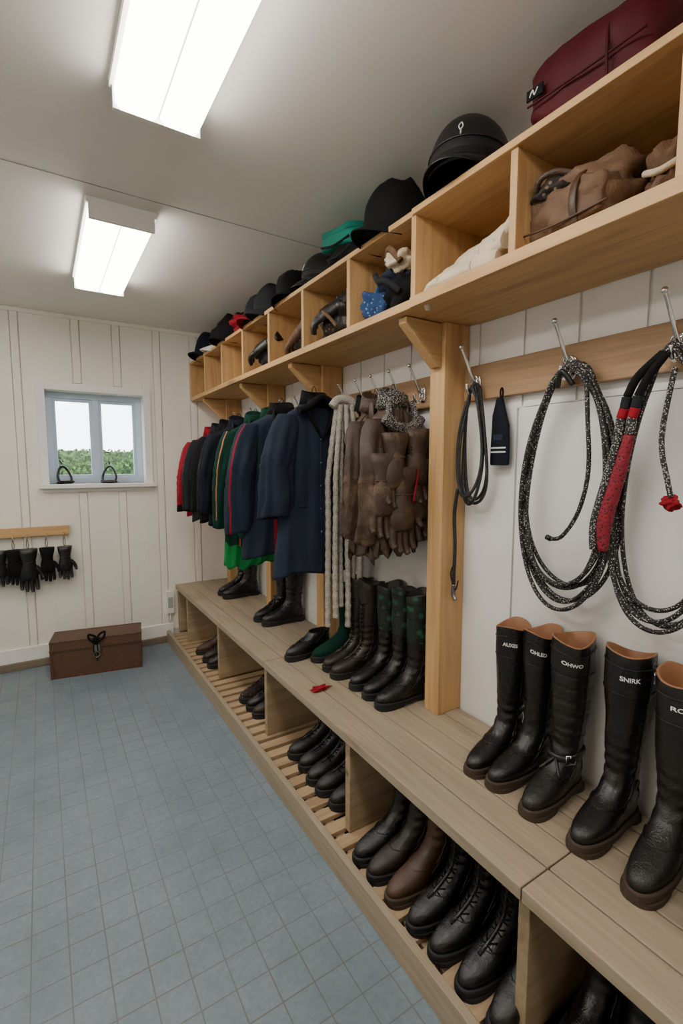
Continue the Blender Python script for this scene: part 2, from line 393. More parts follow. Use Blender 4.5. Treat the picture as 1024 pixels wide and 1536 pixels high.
# ------------------------------------------------------------------ boots
_tc={}
def textmesh(s,size):
    if s in _tc: return _tc[s]
    cu=bpy.data.curves.new('t','FONT'); cu.body=s; cu.size=size; cu.align_x='CENTER'; cu.offset=.0004
    o=bpy.data.objects.new('t',cu); bpy.context.collection.objects.link(o)
    dg=bpy.context.evaluated_depsgraph_get(); dg.update()
    me=bpy.data.meshes.new_from_object(o.evaluated_get(dg))
    r=([v.co.copy() for v in me.vertices],[list(p.vertices) for p in me.polygons])
    bpy.data.objects.remove(o); _tc[s]=r; return r
def boot(name,loc,yaw=180,H=.47,m=BLK,lin=TAN,sole=SOLE,s=1,slope=.18,lean=0,buckle=False,lace=False,text=None,seed=0,fat=1.0,up=None,ribs=False,strap=False):
    pr=[(.026,-.052,.220,.038),(.042,-.057,.227,.043),(.054,-.057,.218,.044),(.066,-.055,.192,.043),(.080,-.053,.152,.041),
        (.095,-.050,.115,.038),(.113,-.047,.086,.036),(.135,-.045,.066,.036),(.16,-.045,.056,.036),(.21,-.050,.056,.040),(.30,-.061,.058,.048),(.40,-.066,.060,.053),(.6,-.067,.062,.056)]
    def P(z):
        for a,c in zip(pr,pr[1:]):
            if z<=c[0]:
                t=(z-a[0])/(c[0]-a[0]); t=max(0,t)
                return [a[k]*(1-t)+c[k]*t for k in(1,2,3)]
        return list(pr[-1][1:])
    def PS(z):
        zs=[max(.026,z-.008),z,z+.008]; q=[P(k) for k in zs]
        return [sum(w[k] for w in q)/3 for k in range(3)]
    n=32
    def pt(z,a,infl=0,depth=0):
        xb,xf,hw=PS(z)
        g=1 if z<.1 else 1+(fat-1)*min(1,(z-.1)/.15)
        mid=(xb+xf)/2; hx=(xf-xb)/2*g+infl; hy=hw*g+infl
        ca,sa=math.cos(a),math.sin(a)
        x=mid+hx*math.copysign(abs(ca)**.88,ca)
        f=1-.13*math.exp(-((x-.045)/.04)**2) if z<.07 else 1
        y=hy*math.copysign(abs(sa)**.85,sa)*f
        wr=0
        if .075<z<.27: wr=.0036*math.sin(z*190+2.2*ca+seed+1.5*sa)*(1-(abs(z-.17)/.1)**2)*(.4+.9*noise.noise(Vector((ca*2+seed,sa*2,z*14))))
        if z>.16: wr+=.0055*noise.noise(Vector((ca*1.5+seed*7,sa*1.5,z*8)))*min(1,(z-.16)/.08)
        if ribs and z>.17 and z<.40: wr-=.0030*max(0,math.sin(z*150))**8
        x+=wr*ca; y+=wr*sa
        x+=lean*max(0,z-.1); zz=z
        u=max(0,(z/H-.75)/.25)
        zz+=slope*u*(x-mid)*.9
        if H>.3: zz+=.009*math.sin(2*a+seed)*u
        return Vector((x,y,zz+depth))
    b=B()
    zs=[.022+.006*i for i in range(20)]; zs=[z for z in zs if z<min(H-.01,.14)]
    z=.142
    while z<H-.012: zs.append(z); z+=.006 if (z<.28 or ribs) else .012
    zs.append(H)
    A=[2*pi*j/n for j in range(n)]
    rings=[[pt(z,a) for a in A] for z in zs]
    L0=len(rings)
    rings.append([pt(H,a,-.001,.004) for a in A]); rings.append([pt(H,a,-.005,.002) for a in A])
    dz=min(.16,H*.5)
    rings.append([pt(H-dz*.5,a,-.007) for a in A]); rings.append([pt(H-dz,a,-.008) for a in A])
    def mf(i,j):
        if i>=L0-1: return lin
        if up and zs[i]>H*.55: return up
        return m
    b.loft(rings,mf)
    if H>.3:
        b.tube([pt(H-.03,a,.0012) for a in A],.0016,m,n=6,sub=1,closed=True)
        b.tube([pt(H-.10,a,.0012) for a in A],.0014,m,n=6,sub=1,closed=True)
        b.tube([pt(z,pi,.001) for z in zs[5:-1]],.0022,m,n=6,sub=1)
        b.tube([pt(z,1.45,.001) for z in zs[12:-1]],.0020,m,n=6,sub=1)
    b.tube([pt(.026,a,.004) for a in A],.005,sole,n=6,sub=1,closed=True)
    def slab(x0,x1,z0,z1,hw):
        rs=[]
        for z in(z0,z1):
            r=[]
            for a in A:
                ca,sa=math.cos(a),math.sin(a); x=(x0+x1)/2+(x1-x0)/2*math.copysign(abs(ca)**.8,ca)
                f=1-.13*math.exp(-((x-.045)/.04)**2)
                r.append(Vector((x,hw*math.copysign(abs(sa)**.8,sa)*f,z)))
            rs.append(r)
        b.loft(rs,sole,smooth=False)
    slab(-.060,.231,.012,.027,.046); slab(-.060,.015,0,.012,.040); slab(.085,.228,.0,.012,.044)
    b.tube([pt(.088,a,.0015) for a in [(-1.3+2.6*k/14) for k in range(15)]],.0016,m,n=6,sub=1)
    b.tube([pt(.04+.09*math.cos(q),1.9+.9*math.sin(q)*.5,.0015) for q in [-1.2+2.4*k/12 for k in range(13)]],.0014,m,n=5,sub=1)
    def buck(z,a):
        p=pt(z,a,.007); t=(pt(z,a+.2,.007)-pt(z,a-.2,.007)).normalized()*.015; u=Vector((0,0,.014))
        b.tube([p-t-u,p+t-u,p+t+u,p-t+u],.0028,M_CHROME,n=6,sub=1,closed=True)
        b.tube([p-u,p+u],.002,M_CHROME,n=6,sub=1)
    if buckle:
        b.tube([pt(.13,a,.003) for a in A],.008,m,n=6,sub=1,closed=True,flat=1.5)
        b.tube([pt(.13-.05*abs(math.sin(a)),a*.9+.0,.004) for a in [-.9+1.8*k/10 for k in range(11)]],.005,m,n=6,sub=1)
        buck(.13,.95)
    if strap:
        b.tube([pt(H-.05,1.45+.05*k,.004) for k in range(10)],.006,m,n=6,sub=1,flat=1.4); buck(H-.05,1.6)
    if lace:
        z=.09
        while z<min(H-.03,.34):
            w=.45
            b.tube([pt(z,-w,.003),pt(z+.006,0,.005),pt(z+.012,w,.003)],.0022,BLKC,n=5,sub=2)
            b.tube([pt(z+.012,-w,.003),pt(z+.006,0,.006),pt(z,w,.003)],.0022,BLKC,n=5,sub=2)
            z+=.022
        b.tube([pt(zq,0,.001) for zq in [.08+.012*k for k in range(int((min(H,.35)-.08)/.012))]],.006,m,n=6,sub=1)
    if text:
        vs,fs=textmesh(text,.0165); i0=len(b.v); k=b.mi(PRINT)
        for v in vs: b.v.append(pt(H-.062+v.y,.50+v.x/.055,.0022))
        for f in fs: b.f.append([i0+q for q in f]); b.fm.append(k); b.fs.append(False)
    return b.obj(name,loc=loc,rot=(0,0,math.radians(yaw)),scale=s)
boot('riding_boot',(1.35,1.03,BT),183,.475,BLK,text='AUXES',seed=1,lean=.02,s=.98,slope=-.04,fat=.97)
boot('riding_boot',(1.362,.93,BT),178,.47,BLK,text='OHLED',seed=2,slope=-.04,fat=.97)
boot('riding_boot',(1.35,.815,BT),184,.485,BLK2,text='OHWO',seed=3,buckle=True,ribs=True,s=1.0,slope=-.06,fat=1.04)
boot('riding_boot',(1.36,.655,BT),181,.48,BLK,text='SNIRK',seed=4,slope=.22,s=1.03,fat=1.04,strap=True)
boot('riding_boot',(1.345,.512,BT),184,.46,BLK2,text='ROYARD',seed=5,slope=-.06,s=1.05,fat=1.04,strap=True)
boot('riding_boot',(1.35,.37,BT),180,.47,BLK,seed=15)
boot('wellington_boot',(1.355,1.515,BT),178,.46,BLK,up=MOSS,lin=DBR,sole=SOLEK,seed=6,slope=-.1)
boot('wellington_boot',(1.36,1.625,BT),181,.455,BLK,up=MOSS,lin=DBR,sole=SOLEK,seed=7,slope=.2)
boot('wellington_boot',(1.36,1.735,BT),183,.45,BLK,up=MOSS,lin=DBR,sole=SOLEK,seed=8,slope=-.1)
boot('laced_boot',(1.345,1.86,BT),178,.44,DBR,lin=DBR,sole=SOLEK,lace=True,seed=9)
boot('laced_boot',(1.355,1.965,BT),182,.44,DBR,lin=DBR,sole=SOLEK,lace=True,seed=10)
boot('wellington_boot',(1.36,2.08,BT),178,.37,GRN,lin=GRN2,sole=SOLEK,seed=11)
boot('ankle_shoe',(1.25,2.19,BT),186,.12,BLK,lin=BLKC,sole=SOLEK,seed=11,slope=0)
boot('riding_boot',(1.36,2.73,BT),178,.40,BLK,lin=DBR,sole=SOLEK,seed=12)
boot('riding_boot',(1.35,2.86,BT),184,.40,BLK,lin=DBR,sole=SOLEK,seed=13,buckle=True)
boot('riding_boot',(1.35,3.47,BT),180,.38,BLK,lin=DBR,sole=SOLEK,seed=14)
boot('riding_boot',(1.35,3.60,BT),184,.38,BLK,lin=DBR,sole=SOLEK,seed=15)
k=0
for y,m,h,lc in((1.30,BLK,.34,0),(1.21,DBR,.33,0),(1.115,BRN,.35,0),(1.0,BLK,.34,1),(.90,BLK,.33,1),(.80,BLK,.30,1),(.705,BLK,.31,0),
             (.56,BLK,.35,0),(.46,BLK,.34,0),(.35,BLK,.34,0)):
    boot('field_boot',(1.105+(.03 if y<.66 else 0),y,.08),180+random.uniform(-4,4),h,m,lin=DBR,sole=SOLEK if m is not BRN else SOLE,lace=bool(lc),seed=20+k,slope=.05,lean=-.12); k+=1
for y in(1.57,1.67,1.77,1.87,1.97):
    boot('ankle_shoe',(1.17+random.uniform(-.01,.01),y,.08),176+random.uniform(-3,3),.20,BLK2,lin=BLKC,sole=SOLEK,seed=40+k,slope=0,lace=True,lean=-.1); k+=1
for y,m in((2.42,DBR),(2.53,BLK),(2.65,PAT)):
    boot('ankle_shoe',(1.17,y,.08),178+random.uniform(-8,8),.12,m,lin=BRN,sole=SOLEK,seed=50+k,slope=0,lace=True); k+=1
for y,m in((3.25,BLK),(3.37,DBR),(3.5,BRN)):
    boot('ankle_shoe',(1.15,y,.08),180+random.uniform(-8,8),.12,m,lin=BRN,sole=SOLEK,seed=60+k,slope=0); k+=1
b=B(); b.blob((0,0,.006),(.04,.02,.008),RED,nz=.4,seed=3,flat=0); b.obj('red_cloth',loc=(1.02,1.80,BT))
# ------------------------------------------------------------------ coats
def coat(name,x,y,zt,L,hw,m,th=.05,fold=.35,seed=0,collar=None,trim=None,trims=(3,),tl=9,strim=None,hem=None,hemh=.03,sl=.52,cuff=None,yaw=0,rag=0,flare=1.02,sw=1.0,extra=None,sleeves=(-1,1)):
    b=B(); n=80; A=[2*pi*j/n for j in range(n)]
    pr=[(0,.055,.035),(.025,.075,.042),(.05,hw*.5,.048),(.075,hw*.72,.05),(.11,hw*.84,.052),(.17,hw*.86,th),(L*.5,hw*.88,th*1.05),(L,hw*flare,th*1.2)]
    def PR(d):
        for a,c in zip(pr,pr[1:]):
            if d<=c[0]+1e-9:
                t=max(0,(d-a[0])/(c[0]-a[0])); return a[1]*(1-t)+c[1]*t,a[2]*(1-t)+c[2]*t
        return pr[-1][1:]
    def pt(d,a,k=1):
        w,t=PR(d); ca,sa=math.cos(a),math.sin(a); q=min(1,d/(L*.7))
        dr=a+.25*noise.noise(Vector((seed,d*2.2,0)))
        fo=noise.noise(Vector((math.cos(dr)*4+seed*5,math.sin(dr)*2.5,d*.8)))*1.1
        rd=(1-abs(math.sin(dr*4.5+seed+1.2*noise.noise(Vector((seed,d*1.3,2))))))**1.6
        f=1+fold*q*(fo+.55*rd-.15)
        f+=.07*noise.noise(Vector((ca*4,sa*4+seed,d*9)))
        if rag: f+=rag*1.1*noise.noise(Vector((ca*9+seed,sa*3,d*4)))+rag*.6*noise.noise(Vector((ca*14,sa*5+seed,d*16)))
        g=1+.03*noise.noise(Vector((seed,d*4,ca)))
        zz=-d+.014*q*math.sin(a*3+seed)
        if rag: zz+=q*rag*.14*(d/L)**3*(noise.noise(Vector((ca*6+seed*2,sa*2,0)))+.4*math.sin(ca*16))
        return Vector((w*ca*k*g,t*math.copysign(abs(sa)**.8,sa)*f*k,zz))
    ds=[L-.0]+[L*(1-i/52) for i in range(1,52)]
    ds=[d for d in ds if d>.001]+[0]
    rings=[[pt(L-.10,a,.82) for a in A],[pt(L-.003,a,.93) for a in A]]+[[pt(d,a) for a in A] for d in ds]
    fj=int(n*.75)
    def mf(i,j):
        if i<2: return hem or m
        d=ds[i-2]
        if hem and d>L-hemh: return hem
        if trim and (j-fj) in trims and d<tl: return trim
        return m
    b.loft(rings,mf)
    cm=collar or m
    cr=[]
    for k,(dz,w,t) in enumerate(((-.035,.085,.052),(-.005,.078,.047),(.03,.07,.044),(.034,.066,.04),(.0,.055,.032),(-.02,.04,.02))):
        cr.append([Vector((w*math.cos(a),t*math.sin(a),dz+.016*math.sin(a)*(1 if dz>0 else .3)+.006*math.sin(2*a+seed))) for a in A])
    b.loft(cr,cm)
    for sx in(-1,1):
        b.tube([Vector((sx*.06,-.047,-.005)),Vector((sx*.065,-.058,-.07)),Vector((sx*.03,-th*1.1-.004,-.15)),Vector((.0,-th*1.1-.002,-.20))],[.014,.022,.016,.004],cm,n=8,flat=.3)
    b.tube([(-.02,0,.01),(-.01,0,.05),(.0,0,.065),(.01,0,.05),(.02,0,.01)],.002,cm,n=5)
    if not rag:
        for i in range(5):
            d=.20+i*(L-.3)/5; p=pt(d,A[fj]); b.blob((p.x,p.y-.003,p.z),(.006,.004,.006),M_STEEL,nu=8,nv=6)
    b.tube([pt(d,A[fj],1.01) for d in [.12+(L-.13)*i/20 for i in range(21)]],.0025,m,n=5,sub=1)
    for sx in(-1,1):
        b.tube([pt(L*.62,A[int(n*.75+sx*q)%n],1.02) for q in(5,6,7,8,9)],.004,m,n=6,sub=2)
    S=A[::2]
    for sx in sleeves:
        pts=[];R=[];N=34
        for i in range(N+1):
            t=i/N; d=.085+sl*t
            px=sx*(hw*.74+hw*.36*math.sin(min(1,t*1.6)*pi/2)*(1 if sx<0 else .75)); py=-.03*math.sin(t*pi)-.012+.015*noise.noise(Vector((seed,t*3,sx)))
            r=.060*(1-t)+.050*sw*t
            if t<.08: r*=.75+t*3
            pts.append((px,py,-d));R.append(r)
        rings=[]
        for i,(p,r) in enumerate(zip(pts,R)):
            t=i/N; rg=[]
            for a in S:
                ca,sa=math.cos(a),math.sin(a)
                wv=1+.30*min(1,t*4)*noise.noise(Vector((ca*2+seed,sa*2,t*1.6+sx)))+.09*min(1,t*4)*noise.noise(Vector((ca*2.5,sa*2.5+seed,t*9+sx*3)))
                wv+=.05*math.exp(-((t-.5)/.12)**2)*math.sin(t*70+2*ca)
                rg.append(Vector((p[0]+r*ca*wv*(1 if sw<=1 else 1.15),p[1]+r*.66*sa*wv,p[2]+.012*t*math.cos(a+seed))))
            rings.append(rg)
        last=rings[-1]; cc=sum(last,Vector())/len(last)
        rings.append([cc+(v-cc)*.88 for v in last]); rings.append([cc+(v-cc)*.80+Vector((0,0,.07)) for v in last])
        def sm(i,j,sx=sx):
            if i>=N: return hem or BLKC
            if cuff and i>N-4: return cuff
            if strim and j==24: return strim
            return m
        b.loft(rings,sm)
    if extra: extra(b)
    return b.obj(name,loc=(x,y,zt),rot=(0,0,math.radians(yaw)))
def glove(b,M,m,cm=None,curl=.5,fat=1):
    rings=[]
    for x,w,t in((-.13,.050,.022),(-.10,.046,.021),(-.06,.036,.018),(-.045,.035,.018),(-.02,.043,.019),(.02,.047,.018),(.045,.046,.015),(.055,.04,.01)):
        rings.append([Vector((x,w*math.cos(a),t*fat*math.sin(a)*(1+.15*math.sin(3*a+x*40)))) for a in [2*pi*j/20 for j in range(20)]])
    b.loft(rings,lambda i,j:(cm or m) if i<2 else m,M=M)
    for oy,L in((-.034,.066),(-.011,.078),(.012,.072),(.034,.056)):
        b.tube([(.04,oy,0),(.05+L*.35,oy*1.08,-.002),(.05+L*.7,oy*1.12,-.014*curl*2),(.05+L*.92,oy*1.12,-.036*curl*2)],[.0125,.0118,.011,.008],m,n=10,M=M)
    b.tube([(-.02,-.035,0),(.005,-.055,-.004),(.032,-.066,-.012*curl*2),(.048,-.068,-.02)],[.015,.0135,.0115,.008],m,n=10,M=M)
    b.tube([(-.052,.037*math.cos(a),.019*fat*math.sin(a)) for a in [2*pi*j/16 for j in range(16)]],.0022,m,n=5,sub=1,closed=True,M=M)
coat('hanging_jacket',1.17,3.74,1.76,.64,.225,RED,seed=1,cuff=BLKC)
coat('hanging_jacket',1.17,3.56,1.77,.68,.225,GRYC,seed=2,yaw=-5)
coat('hanging_jacket',1.17,3.38,1.78,.68,.23,BLKC,seed=3,yaw=4)
coat('hanging_jacket',1.18,3.20,1.79,.70,.23,NAVY2,seed=4,strim=GRYC)
coat('hanging_jacket',1.17,2.87,1.79,.92,.225,GRN,seed=5,strim=ORG,trim=ORG,trims=(-9,),hem=GRN2,hemh=.14,sl=.58,rag=.15,cuff=GRN)
coat('hanging_jacket',1.19,2.66,1.80,.72,.225,GRN,seed=6,strim=WHT,sl=.5)
coat('hanging_jacket',1.17,2.49,1.81,.82,.24,NAVY,seed=7,strim=RED,trim=RED,trims=(-4,),collar=BLKC,sl=.60,yaw=-6,sw=1.2)
def nv(b):
    # open red-lined front edge falling from the collar
    b.tube([(.045,-.06,-.01),(.085,-.085,-.06),(.125,-.098,-.14),(.14,-.105,-.24),(.135,-.10,-.36),(.13,-.09,-.42)],[.012,.022,.028,.026,.018,.006],RED,n=10,flat=.35)
    b.tube([(.05,-.07,-.02),(.075,-.10,-.10),(.10,-.118,-.2),(.105,-.118,-.34),(.10,-.11,-.5)],.006,BLKC,n=6)
    b.tube([(-.14,-.075,-.07),(-.09,-.085,-.05),(-.05,-.08,-.02),(.0,-.07,.0),(.05,-.08,-.02),(.09,-.09,-.05)],.028,BLKC,n=10,flat=.6)
coat('hanging_jacket',1.19,2.15,1.83,.88,.22,NAVY,seed=8,collar=BLKC,th=.06,sl=.50,yaw=5,flare=1.12,sw=1.5,extra=nv)
coat('hanging_jacket',1.33,1.86,1.78,.70,.09,BLKC,seed=9,th=.045,sl=.45)
def jg(b):
    for i,(gx,gy,gz,s,r) in enumerate(((-.10,-.065,-.40,1.35,.1),(-.02,-.085,-.46,1.4,-.12),(.06,-.07,-.42,1.35,.08),(-.06,-.09,-.30,1.2,-.05),(.045,-.095,-.28,1.2,.15))):
        glove(b,T(gx,gy,gz,0,pi/2,pi/2+r,s)@T(0,0,0,.2*(-1)**i),SUE2,curl=.25,fat=1.7)
    b.tube([(.015,-.115,-.16),(.03,-.128,-.28),(.01,-.122,-.42)],.004,RED,n=6)
    b.tube([(-.09,-.06,-.08),(-.03,-.075,-.12),(.04,-.075,-.12),(.09,-.06,-.08)],.028,ROPEG,n=10,flat=.9)
coat('leather_jacket',1.27,1.73,1.77,.66,.13,SUE2,seed=10,th=.05,fold=.6,sl=.5,rag=.45)
coat('leather_jacket',1.255,1.59,1.77,.62,.13,SUE2,seed=11,th=.05,fold=.55,collar=ROPEG,sl=.50,rag=.45,extra=jg)
b=B()
for i in range(6):
    ox=-.08+i*.032; oy=.012*(-1)**i; L=1.10-.05*(i%3)
    pts=[];R=[]
    for k in range(80):
        t=k/79; pts.append((ox*(.4+.6*min(1,t*3)),oy+.006*math.sin(t*9+i),.03-t*L)); R.append(.019*(1+.10*math.sin(k*1.7))*(.85+.15*t))
    b.tube(pts,R,KNIT,n=10,sub=2,flat=.8)
b.tube([(-.06,0,.02),(-.035,0,.05),(.0,0,.06),(.035,0,.05),(.06,0,.02)],.022,KNIT,n=10)
b.obj('knitted_scarf',loc=(1.265,1.985,1.76),rot=(0,0,-.25))
# ------------------------------------------------------------------ ropes
def coil(name,y,zt,W,H,m,loops=5,r=.0065,x=1.37,seed=0,extra=None,arch=.82,ar2=.30):
    random.seed(seed); b=B(); pts=[]; N=28
    for l in range(loops):
        w=W*random.uniform(.86,1.06); h=H*random.uniform(.9,1.03); ox=random.uniform(-.02,.02); oy=random.uniform(-.012,.012)
        for k in range(N):
            t=2*pi*k/N; c_=math.cos(t)
            py=w*math.sin(t)*(arch-ar2*c_)+oy*(1-c_)*.5
            pz=-h+h*c_
            px=ox*(1-c_)*.5+.006*(l-loops/2)*(1 if c_>.8 else .4)+.006*math.sin(3*t+l)
            pts.append((px,py,pz+.004*l*(c_>.9)))
    b.tube(pts,r,m,n=8,sub=4)
    if extra: extra(b)
    return b.obj(name,loc=(x,y,zt))
def ex1(b):
    b.tube([(-.02,-.06,-.04),(-.03,-.075,-.15),(-.03,-.085,-.30),(-.028,-.06,-.42),(-.025,-.01,-.50),(-.022,.03,-.515)],.0065,ROPE,n=8)
    b.tube([(-.022,.03,-.515),(-.022,.045,-.51)],.009,BLK,sub=1)
    b.tube([(-.02,-.02,-.05),(-.035,.01,-.005),(-.02,.03,-.05)],.008,BLK)
    b.tube([(.0,.135,-.33),(.0,.15,-.37),(0,.152,-.40)],.009,ROPEG)
coil('coiled_lead_rope',.872,1.785,.155,.358,ROPE,7,.0066,1.365,5,ex1,arch=.95,ar2=.16)
def ex2(b):
    for i,(oy,m1,m2) in enumerate(((.0,RED,ROPEG),(.028,BLKC,RED))):
        b.tube([(-.03,.0+oy*.3,-.01),(-.035,.035+oy,-.06),(-.035,.06+oy,-.11)],.011,BLKC,n=10)
        b.tube([(-.035,.06+oy,-.11),(-.035,.065+oy,-.14)],.0125,GRYC,n=10)
        b.tube([(-.035,.065+oy,-.14),(-.035,.072+oy,-.165)],.013,RED,n=10)
        b.tube([(-.035,.072+oy,-.165),(-.035,.076+oy,-.21)],.0125,ROPEG,n=10)
        b.tube([(-.035,.076+oy,-.21),(-.034,.10+oy,-.32),(-.034,.13+oy,-.45),(-.034,.13+oy,-.53)],[.013,.018,.020,.012] if i==0 else [.011,.013,.013,.011],ROPER if i==0 else ROPEG,n=12)
    b.tube([(-.03,-.02,-.05),(-.03,-.0,-.22),(-.03,-.02,-.33),(-.03,-.03,-.37)],.007,ROPEG)
    b.blob((-.03,-.03,-.385),(.012,.018,.016),RED,nz=.4,seed=2)
coil('coiled_halter_rope',.60,1.79,.148,.37,ROPE,5,.0065,1.365,9,ex2)
def ex3(b):
    b.tube([(-.01,.06,-.38),(-.01,.075,-.48),(-.01,.068,-.60),(-.01,.07,-.72),(-.01,.07,-.80)],.007,ROPEK,n=8)
    b.tube([(-.012,.06,-.66),(-.012,.085,-.72),(-.012,.06,-.78),(-.012,.045,-.74)],.003,BLK,n=6)
    b.tube([(-.012,.07,-.76),(-.012,.07,-.80),(-.012,.055,-.82)],.008,M_STEEL,n=8)
coil('leather_rein',1.262,1.79,.068,.225,ROPEK,4,.006,1.375,3,ex3)
b=B(); rings=[]
for z,w in((0,.038),(.004,.041),(.03,.042),(.08,.041),(.14,.038),(.18,.031),(.21,.022),(.235,.014),(.24,.01)):
    rings.append([Vector((.012*math.sin(a),w*math.cos(a)+(.006 if z>.15 else 0),z)) for a in [2*pi*j/24 for j in range(24)]])
b.loft(rings,NAVY2)
for z in(.045,.06): b.box(-.0135,-.010,-.034,.034,z,z+.005,PRINT)
b.box(-.013,-.009,-.02,.02,.09,.11,NAVY)
b.tube([(0,0,.235),(0,-.006,.26),(0,0,.275),(0,.006,.26)],.003,BLKC,closed=True)
b.obj('boot_sock_pouch',loc=(1.41,1.165,1.50))
# ------------------------------------------------------------------ hats, bags
def cap(name,loc,yaw,m,vm=None,s=1,band=None,hz=1.35,vis=.05):
    b=B(); n=36; rings=[]
    for i in range(14):
        t=i/13; ph=t*pi/2
        r=math.cos(ph)**.6 if t<.999 else .01
        rings.append([Vector((.098*r*math.cos(a)*(1+.03*math.cos(6*a)*math.sin(ph*2))+.012*noise.noise(Vector((math.cos(a)*1.5+yaw,math.sin(a)*1.5,t*2))),.08*r*math.sin(a)*(1+.03*math.cos(6*a)*math.sin(ph*2))+.006*noise.noise(Vector((a,t*5,yaw))),hz*(.10*math.sin(ph)**.95+.012*math.sin(ph)*noise.noise(Vector((math.cos(a)*2,math.sin(a)*2,t*3+yaw)))))) for a in [2*pi*j/n for j in range(n)]])
    b.loft(rings,lambda i,j:(band or m) if i<2 else m)
    b.blob((0,0,.101*hz),(.007,.007,.004),m,nu=8,nv=6)
    G=[]
    for side in(0,1):
        for q in range(7):
            v=q/6 if side==0 else 1-q/6; row=[]
            for p in range(17):
                u=-1+2*p/16
                y=.076*math.sin(u*pi/2*.98); x=.095*math.cos(u*pi/2*.85)+v*vis*math.cos(u*pi/2)
                row.append(Vector((x,y,.012-.022*(y/.076)**2*v-.012*v*v+(.0025 if side else -.0015))))
            G.append(row)
    b.loft(G,vm or m,closed=False)
    return b.obj(name,loc=loc,rot=(0,0,math.radians(yaw)),scale=s)
def helmet(name,loc,yaw,m,s=1):
    b=B(); n=48; rings=[]
    A=[2*pi*j/n for j in range(n)]
    def hp(t,a,k=1):
        ph=t*pi/2; r=max(.004,math.cos(ph)**.7 if t<.999 else .004)
        front=.5+.5*math.cos(a)
        return Vector((.135*r*math.cos(a)*k-.004,.110*r*math.sin(a)*k,(.030-.034*(1-front)**1.2*(1-t))+.145*math.sin(ph)*k))
    for i in range(20): rings.append([hp(i/19,a) for a in A])
    rings=[[hp(.45,a,.9) for a in A],[hp(0,a,.93)for a in A],[hp(0,a,1.0)+Vector((0,0,-.006)) for a in A]]+rings
    b.loft(rings,lambda i,j: BLKC if i<2 else (HELG if i<5 else m),c0=False)
    b.tube([hp(.0,a,1.01) for a in A],.0045,HELG,n=6,sub=1,closed=True)
    b.tube([hp(.22,a,1.008) for a in A],.0025,HELG,n=6,sub=1,closed=True)
    G=[]
    for side in(0,1):
        for q in range(8):
            v=q/7 if side==0 else 1-q/7; row=[]
            for p in range(19):
                u=-1+2*p/18; a=u*1.15
                base=hp(0,a,.98); row.append(Vector((base.x+v*.055*math.cos(u*pi/2)**.8,base.y*(1+.02*v),base.z+.004-.022*v*v-.008*v+(.003 if side else -.002))))
            G.append(row)
    b.loft(G,HELG,closed=False)
    b.tube([(.0,.095,.0),(.02,.07,-.003),(.03,.0,-.004),(.02,-.07,-.003),(.0,-.095,.0)],.004,BLKC,n=6)
    b.tube([hp(.30,.22,1.012),hp(.36,.18,1.013),hp(.40,.24,1.013),hp(.34,.28,1.012)],.0016,PRINT,n=5,sub=4,closed=True)
    b.tube([hp(.24,.24,1.012),hp(.30,.24,1.012)],.0018,PRINT,n=5,sub=1)
    return b.obj(name,loc=loc,rot=(0,0,math.radians(yaw)),scale=s)
ST=st
helmet('riding_helmet',(1.215,1.155,ST+.012),200,HELM,s=1.20)
cap('baseball_cap',(1.20,1.50,ST+.006),165,BLKC,s=1.3,hz=1.5)
b=B(); b.blob((0,0,.07),(.07,.06,.08),BLKC,nz=.12,seed=5,flat=0); b.tube([(-.07,-.04,.03),(-.08,0,.06),(-.07,.04,.03)],.006,BLK); b.obj('folded_rain_hood',loc=(1.35,1.36,ST))
b=B(); b.blob((0,0,.05),(.12,.13,.06),BLKC,e=.5,nz=.14,seed=2,flat=0)
Mt=T(0,.02,.125,.12,-.18,0)
b.blob((0,0,0),(.135,.14,.030),TEAL,e=.35,nz=.06,seed=4,M=Mt); b.blob((-.01,.01,.035),(.115,.125,.020),TEAL,e=.35,nz=.06,seed=8,M=Mt)
b.tube([(-.13,-.11,-.005),(-.14,.0,-.02),(-.13,.11,-.005)],.005,BLKC,M=Mt)
b.tube([(-.12,-.10,.05),(-.13,0,.03),(-.12,.10,.05)],.004,GRYC); b.obj('folded_saddle_cloth',loc=(1.24,1.80,ST))
helmet('riding_helmet',(1.25,2.12,ST+.012),150,HELM,s=.98)
cap('baseball_cap',(1.21,2.38,ST+.006),215,BLKC,s=1.3,hz=1.3)
cap('baseball_cap',(1.20,2.61,ST+.006),160,GRYC,s=1.25)
cap('baseball_cap',(1.20,2.83,ST+.006),200,GRYC,RED,s=1.25)
b=B(); b.blob((0,0,.06),(.12,.09,.08),RED,nz=.22,seed=7,flat=0); b.blob((-.04,.05,.09),(.07,.06,.06),BLKC,nz=.2,seed=9); b.obj('folded_scarf',loc=(1.22,3.06,ST))
cap('baseball_cap',(1.20,3.31,ST+.006),185,BLKC,s=1.3)
cap('baseball_cap',(1.22,3.57,ST+.006),150,GRYC,WHT,s=1.3)
cap('baseball_cap',(1.20,3.85,ST+.006),195,NAVY2,s=1.35)
